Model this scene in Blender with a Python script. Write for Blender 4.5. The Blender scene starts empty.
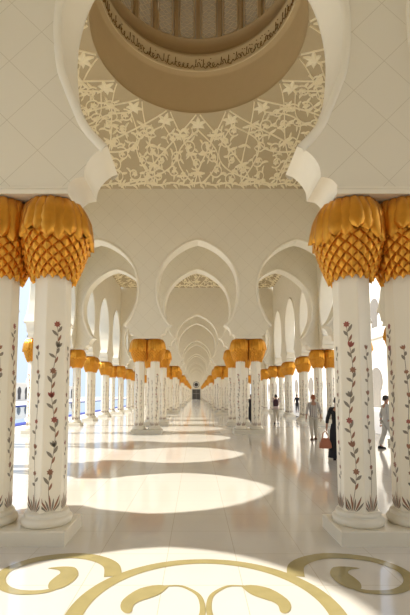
import bpy, math, random
from math import sin, cos, pi, radians, sqrt, atan2, hypot
from mathutils import Vector, Matrix
scn = bpy.context.scene
COL = scn.collection
random.seed(7)

# ------------------------------------------------------------------ layout (metres)
M = 4.4                 # arcade module along the hall
MX = 4.55               # and across it
PH = .345               # half the spacing of the two columns in a pair
T2 = 0.33               # half wall thickness
CAPZ = 4.22             # top of capitals / underside of arch walls
WALLZ = 11.2            # top of the arch walls
RING_R, RING_Z = 3.3, 12.75
X_OUT = 7.1         # outer arcade rows at +-6.6
Y0 = -21.2
YEND = 141.6
CROSS = [-16.8, -12.4, .8, 5.2]
k = 1
while .8 + 17.6 * k < YEND - 1:
    CROSS += [.8 + 17.6 * k, 5.2 + 17.6 * k]; k += 1

# ------------------------------------------------------------------ mesh helpers
class MB:
    def __init__(s):
        s.v = []; s.f = []; s.m = []; s.s = []
    def face(s, pts, mat=0, smooth=False):
        b = len(s.v); s.v += [tuple(p) for p in pts]
        s.f.append(list(range(b, b + len(pts)))); s.m.append(mat); s.s.append(smooth)
    def grid(s, rows, mat=0, smooth=True, close_u=False, flip=False):
        b = len(s.v); n = len(rows[0])
        for r in rows: s.v += [tuple(p) for p in r]
        for i in range(len(rows) - 1):
            for j in range(n if close_u else n - 1):
                j2 = (j + 1) % n
                q = [b + i*n + j, b + i*n + j2, b + (i+1)*n + j2, b + (i+1)*n + j]
                if flip: q.reverse()
                s.f.append(q); s.m.append(mat); s.s.append(smooth)
    def box(s, x0, x1, y0, y1, z0, z1, mat=0):
        p = [(x0,y0,z0),(x1,y0,z0),(x1,y1,z0),(x0,y1,z0),(x0,y0,z1),(x1,y0,z1),(x1,y1,z1),(x0,y1,z1)]
        b = len(s.v); s.v += p
        for q in ((0,3,2,1),(4,5,6,7),(0,1,5,4),(1,2,6,5),(2,3,7,6),(3,0,4,7)):
            s.f.append([b+i for i in q]); s.m.append(mat); s.s.append(False)
    def lathe(s, prof, n=32, mat=0, c=(0,0), smooth=True):
        rows = [[(c[0]+r*cos(2*pi*j/n), c[1]+r*sin(2*pi*j/n), z) for j in range(n)] for r, z in prof]
        s.grid(rows, mat, smooth, True)
    def tube(s, pts, rad, n=6, mat=0):
        rows = []
        for i, p in enumerate(pts):
            p = Vector(p)
            a = Vector(pts[max(i-1,0)]); c = Vector(pts[min(i+1,len(pts)-1)])
            t = (c - a).normalized()
            u = t.cross(Vector((0,0,1)))
            if u.length < .1: u = t.cross(Vector((1,0,0)))
            u.normalize(); w = t.cross(u)
            r = rad[i] if isinstance(rad, (list, tuple)) else rad
            rows.append([p + r*(cos(2*pi*j/n)*u + sin(2*pi*j/n)*w) for j in range(n)])
        s.grid(rows, mat, True, True)
        s.face(rows[0], mat); s.face(rows[-1][::-1], mat)
    def mesh(s, name, mats):
        me = bpy.data.meshes.new(name)
        me.from_pydata(s.v, [], s.f)
        for m in mats: me.materials.append(m)
        me.polygons.foreach_set('material_index', s.m)
        me.polygons.foreach_set('use_smooth', s.s)
        me.update()
        return me
    def build(s, name, mats, parent=None, loc=(0,0,0), rz=0):
        if not isinstance(mats, (list, tuple)): mats = [mats]
        return link(name, s.mesh(name, mats), parent, loc, rz)

def link(name, me, parent=None, loc=(0,0,0), rz=0):
    o = bpy.data.objects.new(name, me); COL.objects.link(o)
    o.location = loc; o.rotation_euler = (0,0,rz)
    if parent: o.parent = parent
    return o
def tag(o, label, cat, group=None, kind=None):
    o['label'] = label; o['category'] = cat
    if group: o['group'] = group
    if kind: o['kind'] = kind
    return o
def struct(o, label=None, cat=None):
    o['kind'] = 'structure'
    if label: o['label'] = label
    if cat: o['category'] = cat
    return o
def empty(name, loc=(0,0,0), rz=0):
    return link(name, None, None, loc, rz)

def spline(pts, n=6):
    """Catmull-Rom through 2D/3D points"""
    out = []
    P = [pts[0]] + list(pts) + [pts[-1]]
    for i in range(1, len(P) - 2):
        p0, p1, p2, p3 = (Vector(q) for q in P[i-1:i+3])
        for j in range(n):
            t = j / n
            out.append(tuple(.5*((2*p1) + (-p0+p2)*t + (2*p0-5*p1+4*p2-p3)*t*t + (-p0+3*p1-3*p2+p3)*t**3)))
    out.append(tuple(pts[-1]))
    return out

# ------------------------------------------------------------------ materials
def lin(c):
    return tuple(((x/255)/12.92 if x/255 <= .04045 else ((x/255+.055)/1.055)**2.4) for x in c) + (1,)
def mat(name, color, rough=.5, metal=0, var=0., scale=3., spec=.5, bump=0., coat=0.):
    m = bpy.data.materials.new(name); m.use_nodes = True
    nt = m.node_tree; b = nt.nodes['Principled BSDF']
    b.inputs['Roughness'].default_value = rough; b.inputs['Metallic'].default_value = metal
    b.inputs['Specular IOR Level'].default_value = spec
    b.inputs['Coat Weight'].default_value = coat
    tc = nt.nodes.new('ShaderNodeTexCoord')
    nz = nt.nodes.new('ShaderNodeTexNoise'); nz.inputs['Scale'].default_value = scale
    nz.inputs['Detail'].default_value = 4
    nt.links.new(tc.outputs['Object'], nz.inputs['Vector'])
    mx = nt.nodes.new('ShaderNodeMix'); mx.data_type = 'RGBA'
    c = lin(color)
    mx.inputs[6].default_value = tuple(x*(1-var) for x in c[:3]) + (1,)
    mx.inputs[7].default_value = tuple(min(1,x*(1+var)) for x in c[:3]) + (1,)
    nt.links.new(nz.outputs['Fac'], mx.inputs[0])
    nt.links.new(mx.outputs[2], b.inputs['Base Color'])
    if bump:
        bp = nt.nodes.new('ShaderNodeBump'); bp.inputs['Strength'].default_value = bump; bp.inputs['Distance'].default_value = .02
        nt.links.new(nz.outputs['Fac'], bp.inputs['Height']); nt.links.new(bp.outputs[0], b.inputs['Normal'])
    return m

def line_mask(nt, val, period, width, phase=0.):
    """1 near val = phase + n*period"""
    def mth(op, a, b=None):
        n = nt.nodes.new('ShaderNodeMath'); n.operation = op
        for i, q in enumerate((a, b)):
            if q is None: continue
            if isinstance(q, (int, float)): n.inputs[i].default_value = q
            else: nt.links.new(q, n.inputs[i])
        return n.outputs[0]
    a = mth('ADD', val, period*200 - phase)
    a = mth('MODULO', a, period)
    a = mth('SUBTRACT', a, period/2); a = mth('ABSOLUTE', a)
    return mth('GREATER_THAN', a, period/2 - width)

def tiled(name, color, joint, rough, kind, period, width, spec=.5, var=.04):
    m = mat(name, color, rough, 0, var, .9, spec)
    nt = m.node_tree; b = nt.nodes['Principled BSDF']
    src = b.inputs['Base Color'].links[0].from_socket
    tc = nt.nodes['Texture Coordinate']; sp = nt.nodes.new('ShaderNodeSeparateXYZ')
    nt.links.new(tc.outputs['Object'], sp.inputs[0])
    def mth(op, a, c):
        n = nt.nodes.new('ShaderNodeMath'); n.operation = op
        nt.links.new(a, n.inputs[0])
        if isinstance(c, (int, float)): n.inputs[1].default_value = c
        else: nt.links.new(c, n.inputs[1])
        return n.outputs[0]
    if kind == 'diamond':
        hor = mth('ADD', sp.outputs[0], sp.outputs[1])      # face runs along x or y, the other is constant
        u = mth('ADD', hor, sp.outputs[2]); v = mth('SUBTRACT', hor, sp.outputs[2])
        a = line_mask(nt, u, period, width); c = line_mask(nt, v, period, width)
    else:
        a = line_mask(nt, sp.outputs[0], period, width, .35); c = line_mask(nt, sp.outputs[1], period, width, .2)
    mk = mth('MAXIMUM', a, c)
    mx = nt.nodes.new('ShaderNodeMix'); mx.data_type = 'RGBA'
    nt.links.new(mk, mx.inputs[0]); nt.links.new(src, mx.inputs[6]); mx.inputs[7].default_value = lin(joint)
    nt.links.new(mx.outputs[2], b.inputs['Base Color'])
    return m

STONE = (227, 219, 198)
M_WALL = tiled('wall marble', STONE, (204,194,168), .45, 'diamond', .8, .005)
M_REVEAL = mat('arch reveal marble', (235,227,206), .4, var=.03)
M_SOFFIT = mat('ceiling ground', (186,168,132), .6, var=.05)
M_RELIEF = mat('carved plaster', (244,232,198), .5, var=.02)
M_DRUM = mat('drum plaster', (200,176,132), .7, var=.04)
M_BAND = mat('script band', (232,214,172), .6, var=.03)
M_SCRIPT = mat('gold script', (150,112,44), .4, metal=.3, var=.1)
M_FLOOR = tiled('polished floor marble', (211,206,196), (190,180,162), .09, 'square', .74, .004, spec=.9, var=.03)
M_OLIVE = mat('olive marble inlay', (158,145,98), .1, var=.2, scale=6)
M_SHAFT = mat('column marble', (236,228,208), .3, var=.03)
M_BASE = mat('base marble', (226,219,200), .3, var=.04)
M_GOLD = mat('gilded palm', (214,150,52), .30, metal=.8, var=.2, scale=9)
M_STEM = mat('inlay stem', (146,130,106), .4, var=.1)
M_LEAF = mat('inlay leaf', (134,124,106), .4, var=.3, scale=12)
M_RED = mat('inlay red flower', (158,84,68), .4, var=.2, scale=12)
M_BROWN = mat('inlay brown flower', (150,106,78), .4, var=.2, scale=12)
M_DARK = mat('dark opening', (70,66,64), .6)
M_PAVE = mat('outdoor pavement', (228,222,212), .5, var=.04)
M_FAC = mat('outdoor facade', (236,230,220), .6, var=.03)
M_POOLTILE = mat('pool edge tile', (30,48,150), .6, var=.1)
M_WATER = mat('pool water', (110,135,155), .03, var=.1)
M_WINGREY = mat('facade window grey', (128,122,114), .7, var=.1)  # one even, darker grey for the courtyard windows and doorways
M_BLIND = mat('window grey', (150,148,146), .4, var=.1)

# ------------------------------------------------------------------ arch profile (half width, height), top to bottom
CIRC = spline([(0,8.74),(.24,8.68),(.50,8.57),(.92,8.31),(1.32,7.94),(1.61,7.50),(1.76,7.0),(1.81,6.5),(1.76,5.95),(1.68,5.70),(1.555,5.39),(1.42,5.11),(1.19,4.85)], 4)
LOBE = spline([(1.19,4.85),(1.30,4.80),(1.41,4.69),(1.47,4.57),(1.48,4.45)], 4)
LOBE2 = spline([(1.48,4.45),(1.59,4.43),(1.67,4.36),(1.69,4.28),(1.67,CAPZ)], 3)
PROF = CIRC + LOBE[1:] + LOBE2[1:]
CIRC_, LOBE_, LOBE2_, PROF_ = CIRC, LOBE, LOBE2, PROF

def arch_wall(mb, centers, lo, hi, place, m, wf=1., top=WALLZ):
    """place(u, z, d) -> point. modules centred on centers; d in -T2..T2. mats: 0 wall 1 reveal"""
    M = m
    CIRC, LOBE, LOBE2, PROF = ([(w*wf, z) for w, z in q] for q in (CIRC_, LOBE_, LOBE2_, PROF_))
    for ci, c in enumerate(centers):
        e0 = lo if ci == 0 else c - M/2
        e1 = hi if ci == len(centers)-1 else c + M/2
        for d in (-T2, T2):
            for sgn, e in ((-1, e0), (1, e1)):
                for (w0,z0),(w1,z1) in zip(PROF, PROF[1:]):
                    q = [place(c+sgn*w0,z0,d), place(c+sgn*w1,z1,d), place(e,z1,d), place(e,z0,d)]
                    if (sgn > 0) == (d < 0): q.reverse()
                    q = [p for i,p in enumerate(q) if i == 0 or (Vector(p)-Vector(q[i-1])).length > 1e-6]
                    if len(q) > 2: mb.face(q, 0)
            q = [place(e0,PROF[0][1],d), place(e1,PROF[0][1],d), place(e1,top,d), place(e0,top,d)]
            if d > 0: q.reverse()
            mb.face(q, 0)
            # raised rim round the horseshoe
            sg = -1 if d < 0 else 1
            out = [(-w,z) for w,z in CIRC[::-1]] + CIRC[1:]
            rows = []
            for i,(w,z) in enumerate(out):
                a = out[max(i-1,0)]; b = out[min(i+1,len(out)-1)]
                tx, tz = b[0]-a[0], b[1]-a[1]; L = hypot(tx,tz); nx, nz = -tz/L, tx/L
                rows.append([place(c+w+nx*o_, z+nz*o_, d+sg*p_) for o_,p_ in ((0,-.01),(0,.028),(.03,.04),(.075,.036),(.105,.02),(.11,-.005))])
            mb.grid(rows, 1, True, flip=(d > 0))
        for seg in (CIRC, LOBE, LOBE2):
            for sgn in (-1, 1):
                mb.grid([[place(c+sgn*w,z,-T2), place(c+sgn*w,z,0), place(c+sgn*w,z,T2)] for w,z in seg], 1, True, flip=(sgn < 0))
    # undersides
    edges = [(lo, centers[0]-PROF[-1][0])] + [(a+PROF[-1][0], b-PROF[-1][0]) for a,b in zip(centers, centers[1:])] + [(centers[-1]+PROF[-1][0], hi)]
    for a, b in edges:
        mb.face([place(a,CAPZ,-T2), place(a,CAPZ,T2), place(b,CAPZ,T2), place(b,CAPZ,-T2)], 1)
        for d in (-1, 1):       # moulding strip above the capitals
            pr = [(CAPZ,0),(CAPZ,.03),(CAPZ+.05,.03),(CAPZ+.08,.012),(CAPZ+.1,.012),(CAPZ+.1,0)]
            mb.grid([[place(a+.0,z,d*(T2+o_)), place(b-.0,z,d*(T2+o_))] for z,o_ in pr], 1, False, flip=(d<0))
    mb.face([place(lo,top,-T2), place(hi,top,-T2), place(hi,top,T2), place(lo,top,T2)], 0)
    for e in (lo, hi):
        mb.face([place(e,CAPZ,-T2), place(e,CAPZ,T2), place(e,top,T2), place(e,top,-T2)], 0)

mb = MB(); arch_wall(mb, [-MX,0,MX], -X_OUT+T2, X_OUT-T2, lambda u,z,d: (u,d,z), MX)
cross_me = mb.mesh('wall_cross', [M_WALL, M_REVEAL])
for i, y in enumerate(CROSS):
    struct(link('wall_crosswise', cross_me, None, (0,y,0)))
nmod = int(round((YEND - Y0)/M))
for side, sx in (('left',-1), ('right',1)):
    mb = MB(); arch_wall(mb, [Y0 + M*(i+.5) for i in range(nmod)], Y0, YEND, lambda u,z,d: (d,u,z), M, .86)
    struct(mb.build('wall_'+side, [M_WALL, M_REVEAL], None, (sx*X_OUT,0,0)))

# ------------------------------------------------------------------ ceilings
HALF = X_OUT - T2
HY = 1.5*M - T2
def edge_r(th): return min(HALF/max(1e-6,abs(cos(th))), HY/max(1e-6,abs(sin(th))))
def soffit_pt(th, s):       # s = 0 at wall, 1 at ring
    R = edge_r(th)
    r = RING_R + (R - RING_R)*(1-s)
    return r*cos(th), r*sin(th), WALLZ + (RING_Z-WALLZ)*sin(s*pi/2*.9)/sin(pi/2*.9)
def soffit_z(x, y):
    th = atan2(y, x); r = hypot(x, y); R = edge_r(th)
    s = min(1, max(0, 1 - (r-RING_R)/(R-RING_R)))
    return WALLZ + (RING_Z-WALLZ)*sin(s*pi/2*.9)/sin(pi/2*.9)
N = 128
mb = MB()
mb.grid([[soffit_pt(2*pi*j/N, s/10) for j in range(N)] for s in range(11)], 0, True, True, flip=True)
soffit_me = mb.mesh('soffit', [M_SOFFIT])

# carved relief : stems, leaves and lilies laid over the soffit
def relief():
    mb = MB(); rng = random.Random(11)
    def P(x, y, h): return (x, y, soffit_z(x, y) - h)
    def ok(x, y): return hypot(x,y) > RING_R+.03 and abs(x) < HALF-.05 and abs(y) < HY-.05
    def stem(pts, w0, w1, h=.045):
        pts = [p for p in pts if ok(*p)]
        if len(pts) < 3: return
        rows = []
        for i,(x,y) in enumerate(pts):
            a = pts[max(i-1,0)]; b = pts[min(i+1,len(pts)-1)]
            tx,ty = b[0]-a[0], b[1]-a[1]; L = hypot(tx,ty) or 1; nx,ny = -ty/L, tx/L
            w = w0 + (w1-w0)*i/(len(pts)-1)
            rows.append([P(x-nx*w,y-ny*w,0), P(x-nx*w*.6,y-ny*w*.6,h), P(x+nx*w*.6,y+ny*w*.6,h), P(x+nx*w,y+ny*w,0)])
        mb.grid(rows, 0, True)
    def leaf(x, y, ang, L, W, bend=.4, h=.055):
        if not (ok(x,y) and ok(x+L*cos(ang), y+L*sin(ang))): return
        rows = []; n = 7; a = ang; px, py = x, y
        for i in range(n):
            t = i/(n-1); w = W*sin(pi*min(1,t*.95+.05))**.8*(1-.35*t)
            nx,ny = -sin(a), cos(a)
            rows.append([P(px-nx*w,py-ny*w,0), P(px-nx*w*.5,py-ny*w*.5,h*.8), P(px,py,h*1.2), P(px+nx*w*.5,py+ny*w*.5,h*.8), P(px+nx*w,py+ny*w,0)])
            a += bend/(n-1); px += L/(n-1)*cos(a); py += L/(n-1)*sin(a)
        mb.grid(rows, 0, True)
    def lily(x, y, ang, S):
        for da, l, b in ((0,1,0),(-.55,.85,-.7),(.55,.85,.7),(-1.1,.6,-1.1),(1.1,.6,1.1)):
            leaf(x, y, ang+da, S*l, S*.23, b)
    def rosette(x, y, S):
        for q in range(5): leaf(x, y, q*2*pi/5+.3, S, S*.33, 0)
    n = 18
    for i in range(n):
        th = 2*pi*(i+.5)/n
        c, s = cos(th), sin(th)
        lily((RING_R+.62)*c, (RING_R+.62)*s, th+pi, .46)
        leaf((RING_R+.6)*c, (RING_R+.6)*s, th, .3, .06, .3)
        for sg in (-1, 1):
            # long crossing arcs
            pts = []
            for q in range(30):
                t = q/29; r = RING_R+.06 + 3.9*t
                a = th + sg*(.02 + .36*sin(t*pi*.62)*1.0)
                pts.append((r*cos(a), r*sin(a)))
            stem(pts, .022, .03)
            for q in (7, 12, 17, 22):
                if q < len(pts):
                    x, y = pts[q]; x2, y2 = pts[q+1]; a = atan2(y2-y, x2-x)
                    leaf(x, y, a + sg*.6, .34, .07, sg*.9); leaf(x, y, a - sg*.7, .26, .055, -sg*.9)
            # reverse arcs
            pts = []
            for q in range(26):
                t = q/25; r = RING_R+.75 + 3.2*t
                a = th + sg*(.17*sin(t*pi*1.5))
                pts.append((r*cos(a), r*sin(a)))
            stem(pts, .02, .026)
    # scrolls
    pts0 = []
    for tries in range(2600):
        x = rng.uniform(-HALF, HALF); y = rng.uniform(-HY, HY)
        r = hypot(x, y)
        if r < RING_R+.85 or abs(x) > HALF-.35 or abs(y) > HY-.35: continue
        if any(hypot(x-a, y-b) < .5 for a,b in pts0): continue
        pts0.append((x,y))
        sp = []; d = rng.choice((-1,1)); a0 = rng.uniform(0, 2*pi); S = rng.uniform(.22,.32)
        for q in range(22):
            t = q/21; rr = S*(1-.8*t); a = a0 + d*t*2*pi*1.25
            sp.append((x+rr*cos(a), y+rr*sin(a)))
        stem(sp, .018, .022)
        if rng.random() < .5: rosette(x, y, .13)
        else: lily(x, y, a0, .22)
        for q in (2, 6, 10):
            px, py = sp[q]; x2, y2 = sp[q+1]
            leaf(px, py, atan2(y2-py, x2-px) - d*rng.uniform(.5,1), rng.uniform(.18,.3), .055, -d*.8)
    # leafy border along the walls
    m = 22
    for sd in range(4):
        LU, LV = (HALF, HY) if sd % 2 == 0 else (HY, HALF)
        for i in range(m):
            u = -LU + (i+.5)*2*LU/m; v = LV - .16
            for (du, dv, a, L) in ((-.2,0,.35,.26),(.05,.03,-.4,.24),(0,.1,.9,.2),(.12,.22,2.2,.24)):
                x, y = u+du, v-dv
                A = a
                for _ in range(sd): x, y, A = -y, x, A+pi/2
                leaf(x, y, A, L, .05, .5)
        line = []
        for i in range(60):
            x, y = -LU+.1+i*(2*LU-.2)/59, LV-.2-.05*sin(i*1.1)
            for _ in range(sd): x, y = -y, x
            line.append((x,y))
        stem(line, .02, .02)
    return mb
relief_me = relief().mesh('relief', [M_RELIEF])
print('relief polys', len(relief_me.polygons))

# ring edge + drum + script band + lattice windows + dome
def drum_meshes():
    R = RING_R
    d = MB()
    d.lathe([(R,RING_Z-.02),(R+.03,RING_Z+.1),(R,RING_Z+.2),(R,14.2),(R-.05,14.25),(R-.16,14.32)], 96)
    d.lathe([(R-.16,15.0),(R-.2,15.04),(R-.1,15.1),(R-.02,15.3),(R+.02,15.5),(R+.02,15.75),(R-.05,15.8)], 96)
    nW = 24
    # pier / niche wall
    for i in range(nW):
        a0 = 2*pi*i/nW; w = 2*pi/nW
        def q(a, r, z): return (r*cos(a), r*sin(a), z)
        pw = .1                                     # pier share either side
        rows = []
        for rr, aa in ((R-.05,a0), (R-.05,a0+w*pw*.85), (R+.08,a0+w*pw)):
            rows.append([q(aa,rr,15.8), q(aa,rr,18.6)])
        d.grid(rows, 0, False)
        rows = []
        for rr, aa in ((R+.08,a0+w*(1-pw)), (R-.05,a0+w*(1-pw*.85)), (R-.05,a0+w)):
            rows.append([q(aa,rr,15.8), q(aa,rr,18.6)])
        d.grid(rows, 0, False)
        d.face([q(a0,R-.05,15.8), q(a0+w,R-.05,15.8), q(a0+w,R+.2,15.8), q(a0,R+.2,15.8)], 0)
    d.lathe([(R+.2,18.6),(R-.05,18.6),(R-.1,18.8),(R-.12,19),(R*.9,20.2),(R*.7,21.3),(R*.4,22.1),(.01,22.4)], 96)
    band = MB()
    band.lathe([(R-.16,14.32),(R-.19,14.36),(R-.17,14.42),(R-.17,14.92),(R-.2,14.97),(R-.16,15.0)], 96)
    win = MB(); frame = MB()
    for i in range(nW):
        a0 = 2*pi*i/nW; w = 2*pi/nW
        def q(t, z, r=R+.08): a = a0+w*t; return (r*cos(a), r*sin(a), z)
        win.face([q(.08,15.8), q(.92,15.8), q(.92,18.6), q(.08,18.6)])
        # round-ended raised frame + lattice inside
        ring = [(.5-.33*cos(pi*k_/10), 16.1-.2*sin(pi*k_/10)) for k_ in range(11)]
        ring += [(.5+.33*cos(pi*k_/10), 18.1+.25*sin(pi*k_/10)) for k_ in range(11)]
        ring.append(ring[0])
        frame.tube([q(t,z,R+.06) for t,z in ring], .03, 5)
        for j in range(9):
            z = 16.0 + j*.25
            frame.tube([q(.2,z,R+.06), q(.5,z+.2,R+.06), q(.8,z,R+.06)], .013, 4)
            frame.tube([q(.2,z+.2,R+.06), q(.5,z,R+.06), q(.8,z+.2,R+.06)], .013, 4)
    # flowing script strokes
    sc = MB(); rng = random.Random(5)
    a = 0
    while a < 2*pi:
        def pp(u, z): return ((R-.185)*cos(a+u), (R-.185)*sin(a+u), z)
        h = rng.random()
        base = 14.52
        if h < .35:
            pts = [pp(0,base+.3), pp(.004,base+.1), pp(.012,base), pp(.03,base-.02), pp(.045,base+.05)]
        elif h < .7:
            pts = [pp(-.01,base+.06), pp(.01,base-.05), pp(.035,base-.06), pp(.055,base+.02), pp(.05,base+.12), pp(.035,base+.1)]
        else:
            pts = [pp(0,base+.05), pp(.02,base+.18), pp(.04,base+.12), pp(.03,base+.02), pp(.06,base)]
        sc.tube(spline([tuple(p) for p in pts], 3), .016, 4)
        if rng.random() < .6:
            u = rng.uniform(0,.04); z = base+rng.choice((.26,.3,-.1))
            sc.tube([pp(u,z), pp(u+.012,z+.02)], .016, 4)
        a += rng.uniform(.035,.06)
    return (d.mesh('drum',[M_DRUM]), band.mesh('band',[M_BAND]), win.mesh('win',[M_BLINDW]), frame.mesh('frame',[M_BAND]), sc.mesh('script',[M_SCRIPT]))
M_BLINDW = mat('dome window alabaster', (190,174,140), .5, var=.05)
_b = M_BLINDW.node_tree.nodes['Principled BSDF']; _b.inputs['Emission Color'].default_value = (1,.86,.6,1); _b.inputs['Emission Strength'].default_value = .06  # weak warm emission stands in for daylight coming through the panes
DM = drum_meshes()
for k in range(-1, 8):
    yc = 11.8 + 17.6*k
    c = struct(link('ceiling', soffit_me, None, (0,yc,0)))
    link('carved_relief', relief_me, c)
    dr = link('dome_drum', DM[0], c)
    link('script_band', DM[1], dr); link('script', DM[4], dr)
    link('dome_window', DM[2], dr); link('lattice', DM[3], dr)
    # narrow cross aisle ceiling
for k in range(-1, 8):
    y0 = (.8 + 17.6*k) + T2 if k >= 0 else Y0
    y1 = 5.2 + 17.6*k - T2
    mb = MB(); mb.box(-HALF, HALF, y0-.0, y1, WALLZ, WALLZ+.2)
    struct(mb.build('ceiling', M_REVEAL))

# ------------------------------------------------------------------ floor, inlay, outdoors
mb = MB(); mb.face([(-8,-22,0),(8,-22,0),(8,YEND+.5,0),(-8,YEND+.5,0)])
floor = struct(mb.build('floor', M_FLOOR))
def ribbon(mb, pts, z=.0025, closed=False):
    """pts: (x, y, half width)"""
    rows = []
    n = len(pts)
    for i,(x,y,w) in enumerate(pts):
        a = pts[(i-1) % n] if closed else pts[max(i-1,0)]; b = pts[(i+1) % n] if closed else pts[min(i+1,n-1)]
        tx,ty = b[0]-a[0], b[1]-a[1]; L = hypot(tx,ty) or 1; nx,ny = -ty/L, tx/L
        rows.append([(x+nx*w, y+ny*w, z), (x-nx*w, y-ny*w, z)])
    if closed: rows.append(rows[0])
    mb.grid(rows, 0, False, flip=True)
def ring_pts(cx, cy, r, w, a0=0, a1=360, n=72):
    return [(cx+r*cos(radians(a0+(a1-a0)*i/n)), cy+r*sin(radians(a0+(a1-a0)*i/n)), w) for i in range(n+1)]
def comma(mb, cx, cy, r, a0, a1, wmax, z):
    """crescent that swells towards its head and ends in a small hook"""
    n = 40; pts = []
    for i in range(n+1):
        t = i/n; a = radians(a0+(a1-a0)*t); w = wmax*sin(pi*t**.8)**.9
        rr = r - w
        pts.append((cx+rr*cos(a), cy+rr*sin(a), max(w,.004)))
    ribbon(mb, pts, z)
def inlay(fn):
    mb = MB(); fn(mb); return mb.build('floor_inlay', M_OLIVE, floor)
def poly(mb, pts, z):
    mb.face([(x,y,z) for x,y in pts])
def tapered(pts, w0, w1, n=6):
    sp = spline(pts, n); N_ = len(sp)-1
    return [(x,y,w0+(w1-w0)*i/N_) for i,(x,y) in enumerate(sp)]
def big(mb):
    ribbon(mb, [(1.05*cos(2*pi*i/90), 3.40+1.03*sin(2*pi*i/90), .055+.018*abs(cos(2*pi*i/90))) for i in range(90)], .003, True)
inlay(big)
HEAD_C = [(.331,3.87),(.424,3.90),(.588,3.83),(.70,3.64),(.70,3.50),(.65,3.42),(.60,3.43),(.60,3.53),(.56,3.60),(.474,3.66),(.39,3.74)]
SPIRAL = [(.88,4.08),(.95,4.33),(1.13,4.50),(1.37,4.58),(1.64,4.54),(1.83,4.43),(1.96,4.22),(1.94,4.02),(1.83,3.86),(1.67,3.77),(1.51,3.76),(1.40,3.79),(1.34,3.85)]
HEAD_S = [(1.248,4.19),(1.309,4.28),(1.429,4.30),(1.574,4.26),(1.465,4.225),(1.41,4.15),(1.43,4.06),(1.445,3.94),(1.40,3.82),(1.30,3.83),(1.235,3.95),(1.22,4.09)]
for sx in (-1, 1):
    def centre(mb, sx=sx):
        poly(mb, [(sx*x,y) for x,y in spline(HEAD_C+HEAD_C[:1],3)[:-1]], .004)
        pts = tapered([(.36,3.88),(.24,3.885),(.15,3.83),(.055,3.70),(.025,3.50),(.05,3.33),(.15,3.20),(.30,3.14)], .012, .032)
        ribbon(mb, [(sx*x,y,w) for x,y,w in pts], .003)
    inlay(centre)
    def side(mb, sx=sx):
        poly(mb, [(sx*x,y) for x,y in spline(HEAD_S+HEAD_S[:1],3)[:-1]], .004)
        ribbon(mb, [(sx*x,y,w) for x,y,w in tapered(SPIRAL, .085, .028)], .0035)
    inlay(side)

mb = MB()
mb.face([(8,-40,-.02),(120,-40,-.02),(120,240,-.02),(8,240,-.02)])
mb.face([(-9.9,-40,-.02),(-8,-40,-.02),(-8,240,-.02),(-9.9,240,-.02)])
mb.face([(-120,-40,-.02),(-27,-40,-.02),(-27,240,-.02),(-120,240,-.02)])
mb.face([(-8,YEND+.5,-.02),(8,YEND+.5,-.02),(8,240,-.02),(-8,240,-.02)])
struct(mb.build('floor_outdoor_pavement', M_PAVE))
p = empty('pool', (-18.5, 90, 0))
tag(p, 'long shallow reflecting pool with blue tiled edge beside the left arcade', 'pool')
mb = MB(); mb.face([(-8,-125,-.10),(8.2,-125,-.10),(8.2,140,-.10),(-8,140,-.10)]); mb.build('water', M_WATER, p)
mb = MB(); mb.box(7.7,8.5,-125,140,-.12,.01); mb.box(-8.6,-8.0,-125,140,-.12,.02); mb.build('pool_edge', M_POOLTILE, p)

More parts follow.
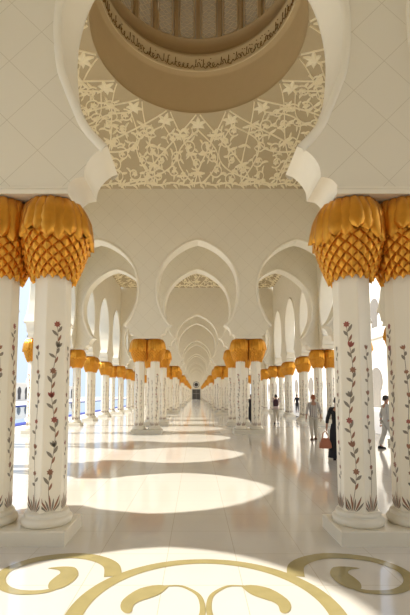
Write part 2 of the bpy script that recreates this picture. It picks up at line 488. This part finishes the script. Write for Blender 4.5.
# ------------------------------------------------------------------ column with palm capital
def interp(tab, z):
    for (a,b),(c,d) in zip(tab, tab[1:]):
        if z <= c: return b + (d-b)*(z-a)/(c-a)
    return tab[-1][1]
CAPP = [(0,.245),(.12,.30),(.25,.35),(.40,.395),(.55,.425),(.7,.435),(.82,.42),(.92,.38),(1.0,.33),(1.02,.31)]
Z0 = CAPZ - 1.026
def cap_mesh():
    mb = MB(); CL = PH-.004
    def P(a, z, off):
        r = interp(CAPP, min(max(z,0),1.02)) + off
        x, y = r*cos(a), r*sin(a)
        return (min(x, CL), y, z + Z0)
    prof = [(.045,-.03)] + [(z, -.012) for z in (.05,.12,.25,.4,.55,.7,.82,.92,1.0,1.02)]
    n = 40
    mb.grid([[P(2*pi*j/n, z, o) for j in range(n)] for z, o in prof], 0, True, True)
    mb.face([P(2*pi*j/n, 1.02, -.012) for j in range(n)])
    mb.face([P(2*pi*j/n, .045, -.03) for j in range(n)][::-1])
    nS = 17; row = 0; z = .06
    while z < .60:
        h = .075 + .02*z; w = pi/nS*1.02
        for i in range(nS):
            a = 2*pi*(i + .5*(row % 2))/nS
            T_ = P(a, z+h, -.006); B = P(a, z-h, .034); Bb = P(a, z-h*.75, -.01)
            L = P(a-w, z, -.002); R_ = P(a+w, z, -.002); C1 = P(a, z+.01, .034)
            C2l = P(a-w*.5, z-h*.5, .026); C2r = P(a+w*.5, z-h*.5, .026)
            mb.face([T_,L,C1]); mb.face([T_,C1,R_])
            mb.face([L,C2l,C1]); mb.face([C2l,B,C1]); mb.face([C1,B,C2r]); mb.face([C1,C2r,R_])
            mb.face([L,Bb,B,C2l]); mb.face([R_,C2r,B,Bb])
        z += .064; row += 1
    for layer, (nf, tip, ph, lift) in enumerate(((11,.50,.0,.03),(11,.36,.5,.008))):
        if layer == 1: nf = 11
        for i in range(nf):
            a0 = 2*pi*(i+ph)/nf; W = pi/nf*(1.0 if layer == 0 else 1.1)
            rows = []; nz = 9
            for j in range(nz+1):
                t = j/nz; zz = 1.01 - (1.01 - (tip + (.12 if layer else 0) + .05*((i*7)%3-1)))*t
                wd = W*(.72 + .5*t - .1*t*t) if t < .62 else W*(.99)*sqrt(max(0,1-((t-.62)/.38)**1.6))
                wd = max(wd, .004)
                off = lift*(.4+.6*t) + .05*max(0,t-.55)**1.2*2
                rr = []
                for q in range(-2,3):
                    s = q/2
                    rr.append(P(a0+wd*s, zz, off + .052*(1-abs(s)**1.5) - .024 + (.008 if (j%2 and abs(s)==.5) else 0)))
                rows.append(rr)
            mb.grid(rows, 0, True)
    return mb.mesh('capital', [M_GOLD])

HEXR = .230
def shaft_mesh():
    mb = MB(); za, zb = .32, Z0+.07
    ra, rb = HEXR, HEXR-.004
    ang = [radians(90+60*i) for i in range(6)]
    bev = .06
    for z_, r_ in (): pass
    ring = []
    for a in ang:
        for da in (-.035,.035): ring.append(a+da)
    rows = [[(r*cos(a), r*sin(a), z) for a in ring] for z, r in ((za,ra),(zb,rb))]
    mb.grid(rows, 0, False, True)
    rng = random.Random(3)
    ap = ra*cos(pi/6-.035)
    for fi in range(6):
        fa = radians(120+60*fi)
        nx, ny = cos(fa), sin(fa); ux, uy = -ny, nx
        def Q(u, z, o=.0018):
            o += ap - (ra-rb)*(z-za)/(zb-za)
            return (o*nx + u*ux, o*ny + u*uy, z)
        def leaf(u, z, a, L, W, m=2, o=.0022):
            pts = []; n = 6
            for i in range(n+1):
                t = i/n; w = W*sin(pi*t)**.9
                pts.append((t*L, w))
            ca, sa = cos(a), sin(a)
            bend = .25
            poly = []
            for t,(l,w) in enumerate(pts): poly.append((l, w + bend*L*(l/L)**2*.4))
            for t,(l,w) in list(enumerate(pts))[::-1][1:-1]: poly.append((l, -w + bend*L*(l/L)**2*.4))
            mb.face([Q(max(-.105,min(.105,u+l*ca-w*sa)), z+l*sa+w*ca, o) for l,w in poly], m)
        def rosette(u, z, S, m):
            for q in range(7): leaf(u, z, q*2*pi/7, S, S*.28, m, .003)
            mb.face([Q(u+.25*S*cos(q*pi/3), z+.25*S*sin(q*pi/3), .0036) for q in range(6)], 4)
        def tulip(u, z, a, S, m):
            for da in (-.45, 0, .45): leaf(u, z, a+da, S, S*.2, m, .003)
        big = fi % 2 == 0
        top = 2.62 if big else 2.32
        amp = .03 if big else .014
        z = .36; ph = rng.uniform(0, 6)
        def su(z): return amp*sin(z*5.2+ph)
        zs = [.36 + (top-.36)*i/60 for i in range(61)]
        for z1, z2 in zip(zs, zs[1:]):
            w = .0035
            mb.face([Q(su(z1)-w,z1), Q(su(z1)+w,z1), Q(su(z2)+w,z2), Q(su(z2)-w,z2)], 1)
        for q in range(7):      # grass tuft
            leaf(su(.35)+(q-3)*.012, .34, pi/2-(q-3)*.25, .16+.05*(q%2), .011, 4 if q%2 else 2, .0026)
        z = top; i = 0
        kinds = ['ros','tul']
        while z > .62:
            u = su(z)
            if (i + fi) % 2 == 0: rosette(u, z, .042 if big else .03, 3 if (i//2+fi) % 2 == 0 else 4)
            else: tulip(u, z-.02, pi/2 + rng.uniform(-.4,.4), .085 if big else .065, rng.choice((3,4,4,2)))
            for sg, dz in ((1,.10),(-1,.15)):
                u2 = su(z-dz)
                leaf(u2, z-dz, pi/2 - sg*rng.uniform(.35,.9), rng.uniform(.08,.12)*(1 if big else .7), .018, 2)
            if big:
                leaf(su(z-.22), z-.22, pi/2 - .5, .1, .014, 4)
            z -= .29 + rng.uniform(-.02,.03); i += 1
    return mb.mesh('shaft', [M_SHAFT, M_STEM, M_LEAF, M_RED, M_BROWN])
def base_mesh():
    mb = MB()
    mb.lathe([(.02,.17),(.285,.17),(.30,.185),(.31,.215),(.305,.245),(.285,.265),(.268,.272),(.264,.285),(.27,.295),(.262,.315),(.25,.33),(.20,.335),(.02,.335)], 40)
    return mb.mesh('base', [M_BASE])
CAP, SHAFT, BASE = cap_mesh(), shaft_mesh(), base_mesh()
print('cap polys', len(CAP.polygons), 'shaft', len(SHAFT.polygons))
mb = MB()
b = .012
for x0,x1,y0,y1,z0,z1 in ((-.68,.68,-.36,.36,0,.17),):
    prof = [(0,0),(0,z1-b),(b,z1)]
    rows = [[(x0+o,y0+o,z),(x1-o,y0+o,z),(x1-o,y1-o,z),(x0+o,y1-o,z)] for o,z in prof]
    mb.grid(rows, 0, False, True); mb.face(rows[-1])
PLINTH = mb.mesh('plinth', [M_BASE])

proto = empty('palm_column')
link('base', BASE, proto); link('shaft', SHAFT, proto); link('capital', CAP, proto)
used = [False]
def column(x, y, rz, label, group):
    if not used[0]:
        r = proto; used[0] = True
    else:
        r = proto.copy(); COL.objects.link(r)
        for ch in list(proto.children):
            c = ch.copy(); COL.objects.link(c); c.parent = r
    r.location = (x, y, 0); r.rotation_euler = (0,0,rz)
    tag(r, label, 'column', group, 'thing')
ORD = ['nearest','second','third','fourth','fifth','sixth','seventh','eighth','ninth','tenth','eleventh','twelfth','thirteenth','fourteenth','fifteenth']
def pair_at(x, y, axis, where, group):
    names = ('inner','outer') if axis == 'x' else ('nearer','farther')
    if axis == 'x':
        sg = 1 if x > 0 else -1
        for nm, dx in zip(names, (-PH*sg, PH*sg)):
            column(x+dx, y, 0 if dx < 0 else pi, f"flower-inlaid white column, gold capital, {nm} of {where}", group)
    else:
        for nm, dy in zip(names, (-PH, PH)):
            column(x, y+dy, pi/2 if dy < 0 else -pi/2, f"flower-inlaid white column, gold capital, {nm} of {where}", group)
    pl = link('plinth', PLINTH, None, (x,y,0), 0 if axis == 'x' else pi/2)
    tag(pl, f"low white marble plinth under {where}", 'plinth', 'marble plinths under the column pairs', 'thing')
for j, y in enumerate(CROSS, -3):
    if j < 0:
        for sx in (-1,1):
            side = 'left' if sx < 0 else 'right'
            for xx, w_ in ((MX/2, 'aisle'), (X_OUT, 'outer')):
                pair_at(sx*xx, y, 'x', f"{side} {w_} pair behind the viewpoint", 'columns behind the viewpoint')
        continue
    for side, sx in (('left',-1),('right',1)):
        pair_at(sx*MX/2, y, 'x', f"{side} aisle pair under {ORD[j]} cross arch wall", 'columns lining the central aisle')
        pair_at(sx*X_OUT, y, 'x', f"{side} outer pair under {ORD[j]} cross arch wall", 'columns of the outer rows')
for k in range(8):
    for q in (1, 2):
        y = 5.2 + 17.6*k + M*q
        if y > YEND-1: continue
        for side, sx in (('left',-1),('right',1)):
            pair_at(sx*X_OUT, y, 'y', f"{side} outer pair {('one','two')[q-1]} beyond {ORD[min(14,2*k)]} cross wall", 'columns of the outer rows')
for y in (Y0+.73, -8, -3.6):
    for side, sx in (('left',-1),('right',1)):
        pair_at(sx*X_OUT, y, 'y', f"{side} outer pair behind the viewpoint", 'columns behind the viewpoint')

# ------------------------------------------------------------------ far end wall with door
mb = MB(); mb.box(-X_OUT-T2, X_OUT+T2, YEND, YEND+.5, 0, WALLZ+.2)
struct(mb.build('wall_far', M_WALL))
d = empty('door_1', (0, YEND, 0)); struct(d, 'dark tall door with round window above at the far end of the aisle')
mb = MB(); mb.box(-1.3,1.3,-.12,-.02,0,3.3); mb.build('door_leaf', M_DARK, d)
mb = MB(); mb.box(-1.42,-1.3,-.16,-.01,0,3.4); mb.box(1.3,1.42,-.16,-.01,0,3.4); mb.box(-1.42,1.42,-.16,-.01,3.3,3.45); mb.box(-.04,.04,-.15,-.1,0,3.3); mb.box(-1.3,1.3,-.15,-.1,1.9,2.0)
mb.build('door_frame', M_BLIND, d)
mb = MB()
mb.face([(1.1*cos(2*pi*i/32), -.05, 5.0+1.1*sin(2*pi*i/32)) for i in range(32)])
mb.build('round_window', M_DARK, d)
mb = MB(); mb.tube([(.8*cos(2*pi*i/32), -.09, 5.0+.8*sin(2*pi*i/32)) for i in range(33)], .12)
mb.build('round_tracery', M_FAC, d)

# ------------------------------------------------------------------ buildings outside
def keyhole(cu, z0, w, hz, rr, n=20):
    """outline: rectangle foot with round head"""
    zc = z0+hz
    a0 = math.asin(min(1,w/rr))
    pts = [(cu-w, z0), (cu+w, z0)]
    for i in range(n+1):
        a = -pi/2 + a0 + (2*pi-2*a0)*i/n
        pts.append((cu+rr*cos(a), zc+rr*sin(a)))
    return pts
b = empty('arcade_building', (-48, 90, 0))
tag(b, 'low white building with dark arched openings across the pool', 'building')
mb = MB(); mb.box(-6,0,-80,80,0,4.6); mb.box(-6,.25,-80,80,4.35,4.8); mb.build('wall', M_FAC, b)
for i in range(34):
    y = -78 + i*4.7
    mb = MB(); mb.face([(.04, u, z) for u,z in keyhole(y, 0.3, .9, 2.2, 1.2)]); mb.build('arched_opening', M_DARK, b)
for i, (yy, zz) in enumerate(((-28,1.0),(4,1.3),(38,.9))):
    mb = MB(); mb.lathe([(2.2,4.8),(2.2,5.0+zz*.3),(2.3,5.6+zz*.3),(1.9,6.6+zz*.3),(1.1,7.5+zz*.3),(.25,8.1+zz*.3),(.02,8.9+zz*.3)], 24, 0, (-3,yy)); mb.build('roof_dome', M_FAC, b)
b = empty('courtyard_building', (24, 60, 0))
tag(b, 'tall bright white courtyard building with grey keyhole windows beyond the right arcade', 'building')
mb = MB(); mb.box(0,8,-60,100,0,19); mb.box(-.3,8,-60,100,9.2,9.6); mb.box(-.4,8,-60,100,18.6,19.3); mb.build('wall', M_FAC, b)
for i in range(26):
    y = -55.3 + i*6.2
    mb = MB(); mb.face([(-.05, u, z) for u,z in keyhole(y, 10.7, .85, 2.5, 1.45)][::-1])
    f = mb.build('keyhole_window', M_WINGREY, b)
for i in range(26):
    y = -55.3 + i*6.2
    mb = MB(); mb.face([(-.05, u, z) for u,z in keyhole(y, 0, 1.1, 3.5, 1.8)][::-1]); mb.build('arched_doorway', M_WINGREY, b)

# ------------------------------------------------------------------ people
SKIN = mat('skin', (176,130,104), .5)
HAIRB = mat('hair dark', (44,36,32), .6); HAIRR = mat('hair auburn', (150,84,48), .6)
def cloth(name, c, stripes=None):
    m = mat('cloth '+name, c, .85, var=.08, scale=9)
    if stripes:
        nt = m.node_tree; b_ = nt.nodes['Principled BSDF']; src = b_.inputs['Base Color'].links[0].from_socket
        sp = nt.nodes.new('ShaderNodeSeparateXYZ'); nt.links.new(nt.nodes['Texture Coordinate'].outputs['Object'], sp.inputs[0])
        k_ = line_mask(nt, sp.outputs[0], .07, .008)
        mx = nt.nodes.new('ShaderNodeMix'); mx.data_type = 'RGBA'
        nt.links.new(k_, mx.inputs[0]); nt.links.new(src, mx.inputs[6]); mx.inputs[7].default_value = lin(stripes)
        nt.links.new(mx.outputs[2], b_.inputs['Base Color'])
    return m
def skin_obj(name, chains, m, parent, sub=2):
    """chains: list of lists of (x,y,z,r or (rx,ry)); points given twice at the same place are shared"""
    vs, es, rs, roots, idx = [], [], [], [], {}
    for ch in chains:
        prev = None
        for x,y,z,r in ch:
            key = (round(x,4),round(y,4),round(z,4))
            if key not in idx:
                idx[key] = len(vs); vs.append((x,y,z)); rs.append(r)
                if prev is None: roots.append(idx[key])
            i = idx[key]
            if prev is not None: es.append((prev,i))
            prev = i
    me = bpy.data.meshes.new(name); me.from_pydata(vs, es, []); me.materials.append(m)
    o = link(name, me, parent)
    sm = o.modifiers.new('Skin','SKIN'); sm.use_smooth_shade = True
    if not me.skin_vertices: 
        raise RuntimeError('skin layer missing') if False else None
    lay = me.skin_vertices[0].data if me.skin_vertices else None
    if lay:
        for i, r in enumerate(rs): lay[i].radius = r if isinstance(r, tuple) else (r, r); lay[i].use_root = i in roots
    sb = o.modifiers.new('Sub','SUBSURF'); sb.levels = sub; sb.render_levels = sub
    return o
def ensure_layer(o): pass
def person(label, loc, face, arms, step, top, legs, hairm, shoe, long_robe=False, h=1.0, group='visitors walking in the hall'):
    """faces local -y turned by `face`; arms: (L,R) hand targets; step: foot offsets"""
    root = empty('person', loc, face); tag(root, label, 'person', group)
    root.scale = (h,h,h)
    hip, kneez, ank = .93, .50, .09
    hands = arms
    sh = {-1:(-.17,0,1.42), 1:(.17,0,1.42)}
    body = [[(0,0,.98,(.10,.075)),(0,0,1.15,(.125,.095)),(0,.01,1.32,(.15,.105)),(0,.01,1.44,(.09,.07)),(0,0,1.52,(.052,.055)),(0,-.01,1.60,(.07,.08)),(0,-.01,1.68,(.075,.09)),(0,0,1.73,(.05,.06))]]
    sleeves = []; trous = []
    for s in (-1,1):
        hx, hy, hz, ex, ey, ez = hands[0 if s < 0 else 1]
        body.append([(0,.01,1.32,(.15,.105)),(s*.17,.01,1.41,.055),(ex,ey,ez,.04),(hx,hy,hz,.028)])
        d = (Vector((hx,hy,hz))-Vector((ex,ey,ez))).normalized()
        palm = Vector((hx,hy,hz)) + d*.07
        body[-1].append((palm.x,palm.y,palm.z,(.035,.02)))
        fwd = Vector((0,-1,0)) if abs(d.y) < .8 else Vector((0,0,1))
        for q, L in enumerate((.075,.085,.08,.062)):
            o_ = palm + fwd*(q-1.5)*.02
            a = o_ + d*.02; b_ = o_ + d*(.02+L*.55); c_ = o_ + d*(.02+L) + Vector((-s*.02,0,0))
            body.append([(a.x,a.y,a.z,.009),(b_.x,b_.y,b_.z,.0085),(c_.x,c_.y,c_.z,.007)])
        th = Vector((hx,hy,hz)) + d*.03; t2 = th + fwd*.045 + d*.03; t3 = t2 + d*.03
        body.append([(th.x,th.y,th.z,.012),(t2.x,t2.y,t2.z,.01),(t3.x,t3.y,t3.z,.008)])
        fx, fy, fz = s*.10, step[0 if s < 0 else 1], ank
        kx, ky = s*.095, fy*.45 - .03
        body.append([(0,0,.98,(.10,.075)),(s*.09,0,.88,.085),(kx,ky,kneez,.055),(fx,fy,fz+.02,.038),(fx,fy-.1,.035,(.035,.025))])
        sleeves.append([(0,.01,1.32,(.175,.13)),(s*.18,.01,1.41,.072),((s*.18+ex)/2,ey*.5,(1.41+ez)/2,.06),(ex,ey,ez,.055),((ex+hx)/2,(ey+hy)/2,(ez+hz)/2,.048)])
        trous.append([(0,0,.99,(.165,.13)),(s*.09,0,.86,.115),(kx,ky,kneez,.08),(fx,fy,fz+.03,.065)])
        mb = MB()
        prof = [(-.0,.0),(.0,.0)]
        rows = []
        for t,wx,hh in ((.07,.03,.07),(.05,.042,.09),(0,.045,.10),(-.07,.043,.075),(-.13,.045,.055),(-.17,.035,.045),(-.19,.01,.03)):
            rows.append([(fx-wx,fy+t,.0),(fx-wx,fy+t,hh*.6),(fx-wx*.5,fy+t,hh),(fx+wx*.5,fy+t,hh),(fx+wx,fy+t,hh*.6),(fx+wx,fy+t,0)])
        mb.grid(rows, 0, True); mb.face(rows[0]); mb.face([r[0] for r in rows]+[r[-1] for r in rows][::-1]); mb.build('shoe', shoe, root)
    o = skin_obj('body', body, SKIN, root)
    skin_obj('shirt', [[(0,0,.84,(.175,.14)),(0,0,.96,(.165,.13)),(0,0,1.12,(.155,.12)),(0,.01,1.32,(.175,.13)),(0,.01,1.45,(.085,.075))]] + sleeves, top, root)
    if long_robe:
        mb = MB(); n = 24; rows = []
        for z,rx,ry in ((1.0,.17,.14),(.8,.21,.17),(.5,.23,.20),(.25,.25,.23),(.06,.28,.26)):
            rows.append([(rx*cos(2*pi*j/n)*(1+.05*sin(5*2*pi*j/n)), ry*sin(2*pi*j/n)*(1+.05*cos(4*2*pi*j/n)), z) for j in range(n)])
        mb.grid(rows, 0, True, True, flip=True); mb.build('robe', legs, root)
    else:
        skin_obj('trousers', trous, legs, root)
    # nose, ears
    mb = MB()
    mb.face([(-.014,-.095,1.63),(.014,-.095,1.63),(0,-.125,1.62)]); mb.face([(-.014,-.095,1.63),(0,-.125,1.62),(0,-.095,1.67)]); mb.face([(.014,-.095,1.63),(0,-.095,1.67),(0,-.125,1.62)])
    mb.build('nose', SKIN, root)
    mb = MB(); mb.tube([(-.083,0,1.60),(-.09,.01,1.63),(-.083,.0,1.66)], .013, 6); mb.build('ear', SKIN, root)
    mb = MB(); mb.tube([(.083,0,1.60),(.09,.01,1.63),(.083,.0,1.66)], .013, 6)
    mb.build('ear', SKIN, root)
    # hair cap
    mb = MB(); rows = []
    for i in range(9):
        ph = pi/2*i/8*1.25
        row = []
        for j in range(20):
            a = 2*pi*j/20
            zz = 1.665 + .105*cos(ph); r = sin(ph)
            back = .5+.5*sin(a)
            drop = (.05*back if ph > 1.2 else 0)
            row.append((.092*r*cos(a), .005+.108*r*sin(a) + .01*back, zz - drop + (.03*(1-back) if ph>1.3 else 0)))
        rows.append(row)
    mb.grid(rows, 0, True, True); mb.build('hair', hairm, root)
    return root
W_GREY = cloth('grey stripe', (186,180,172), (120,112,108)); C_BEIGE = cloth('beige', (190,182,166))
C_PINK = cloth('pale pink', (208,190,188)); C_BLACK = cloth('black', (34,32,36)); C_WHITE = cloth('white', (196,193,186))
C_NAVY = cloth('plum', (74,48,58)); S_BLK = cloth('black leather', (38,32,30)); C_TAN = cloth('tan leather', (176,112,84)); S_BR = cloth('brown leather', (96,66,52))
DOWN = ((-.30,-.04,.86,-.27,.04,1.13), (.30,.06,.86,.27,.06,1.13))
person('auburn-haired person in grey striped shirt and pale trousers walking away along right aisle', (4.43,15.75,0), pi, DOWN, (-.10,.10), W_GREY, C_BEIGE, HAIRR, S_BR, h=.98)
person('person in pale pink shirt with dark backpack raising both hands to take a photo', (4.65,24.2,0), pi-.25, ((-.10,-.36,1.58,-.26,-.16,1.32),(.10,-.36,1.58,.26,-.16,1.32)), (-.02,.03), C_PINK, C_BEIGE, HAIRB, S_BLK, h=.98)
person('person in black walking with a tan handbag, half hidden by the near right column', (3.74,11.1,0), pi-.3, DOWN, (-.14,.12), C_BLACK, C_BLACK, HAIRB, S_BLK, True, h=.95)
person('person in white seen between the two near right columns, mid stride', (6.05,13.2,0), pi/2, DOWN, (-.20,.20), C_WHITE, C_WHITE, HAIRB, S_BLK, h=.97)
person('person in a long black robe standing between the second right aisle columns', (3.30,25.0,0), 0, DOWN, (0,.05), C_BLACK, C_BLACK, HAIRB, S_BLK, True, h=.98)
person('small distant person in black outside beyond the right outer row', (9.8,40,-.02), 0, DOWN, (0,.05), C_BLACK, C_BLACK, HAIRB, S_BLK, h=.98)

# carried things
def backpack(loc, rz, label, m):
    r = empty('backpack', loc, rz); tag(r, label, 'backpack')
    mb = MB(); rows = []
    for z,wx,wy in ((0,.10,.05),(.03,.14,.08),(.15,.155,.095),(.30,.145,.085),(.38,.11,.06),(.41,.04,.02)):
        rows.append([(wx*cos(2*pi*j/16)*(1.1 if j%4==2 else 1), wy*sin(2*pi*j/16), z) for j in range(16)])
    mb.grid(rows, 0, True, True); mb.face(rows[0][::-1]); mb.build('bag_body', m, r)
    mb = MB(); mb.box(-.09,.09,-.13,-.08,.05,.2); mb.build('front_pocket', m, r)
    for s in (-1,1):
        mb = MB(); mb.tube(spline([(s*.09,.07,.38),(s*.12,.15,.45),(s*.13,.25,.46),(s*.14,.34,.36),(s*.14,.33,.15),(s*.12,.2,.03),(s*.1,.08,.04)],4), .014, 6); mb.build('strap', m, r)
backpack((4.56,23.84,1.04), -.25, 'dark plum backpack worn by the person taking a photo', C_NAVY)
r = empty('handbag', (3.37,11.0,.31)); tag(r, 'tan leather handbag hanging from the hand of the person in black', 'handbag')
mb = MB(); rows = []
for z,wx,wy in ((0,.15,.06),(.02,.17,.075),(.12,.16,.07),(.24,.11,.04),(.27,.09,.02)):
    rows.append([(wx*cos(2*pi*j/16), wy*sin(2*pi*j/16), z) for j in range(16)])
mb.grid(rows, 0, True, True); mb.face(rows[0][::-1]); mb.face(rows[-1]); mb.build('bag_body', C_TAN, r)
mb = MB(); mb.tube(spline([(-.08,0,.26),(-.06,0,.38),(0,0,.44),(.06,0,.38),(.08,0,.26)],4), .012, 6); mb.build('handle', C_TAN, r)
r = empty('camera', (4.76,24.66,1.56), -.25); tag(r, 'small dark camera held up by the person with the backpack', 'camera')
mb = MB(); mb.box(-.06,.06,-.02,.02,0,.08); mb.build('camera_body', S_BLK, r)
mb = MB(); mb.tube([(0,.02,.04),(0,.06,.04)], .025, 12); mb.build('lens', S_BLK, r)

# ------------------------------------------------------------------ light
sun = bpy.data.lights.new('sun','SUN'); sun.energy = 6.6; sun.color = (1,.955,.87); sun.angle = radians(.6)
so = bpy.data.objects.new('sun', sun); COL.objects.link(so)
dirv = Vector((1, .045, -math.tan(radians(44.8))))
so.rotation_euler = dirv.to_track_quat('-Z','Y').to_euler(); so.location = (-40,10,40)
w = bpy.data.worlds.new('sky'); scn.world = w; w.use_nodes = True
nt = w.node_tree; bg = nt.nodes['Background']
tc = nt.nodes.new('ShaderNodeTexCoord'); sp = nt.nodes.new('ShaderNodeSeparateXYZ'); nt.links.new(tc.outputs['Generated'], sp.inputs[0])
cr = nt.nodes.new('ShaderNodeValToRGB'); nt.links.new(sp.outputs[2], cr.inputs[0])
cr.color_ramp.elements[0].position = 0; cr.color_ramp.elements[0].color = (.56,.66,.78,1)
cr.color_ramp.elements[1].position = .5; cr.color_ramp.elements[1].color = (.72,.82,1,1)
nt.links.new(cr.outputs[0], bg.inputs[0]); bg.inputs[1].default_value = 1.25

# ------------------------------------------------------------------ camera
cam = bpy.data.cameras.new('camera'); co = bpy.data.objects.new('camera', cam); COL.objects.link(co)
cam.sensor_fit = 'AUTO'; cam.sensor_width = 36; cam.lens = 36*407/615
cam.shift_x = 9/615; cam.shift_y = 52/615; cam.clip_end = 1000
co.location = (-.08, 0, 1.75); co.rotation_euler = (radians(90+4.85), 0, 0)
scn.camera = co
scn.view_settings.view_transform = 'Standard'; scn.view_settings.look = 'None'; scn.view_settings.gamma = 1
scn.view_settings.use_curve_mapping = False
scn.view_settings.exposure = .15
scn.cycles.sample_clamp_indirect = 0
scn.cycles.max_bounces = 12; scn.cycles.diffuse_bounces = 8
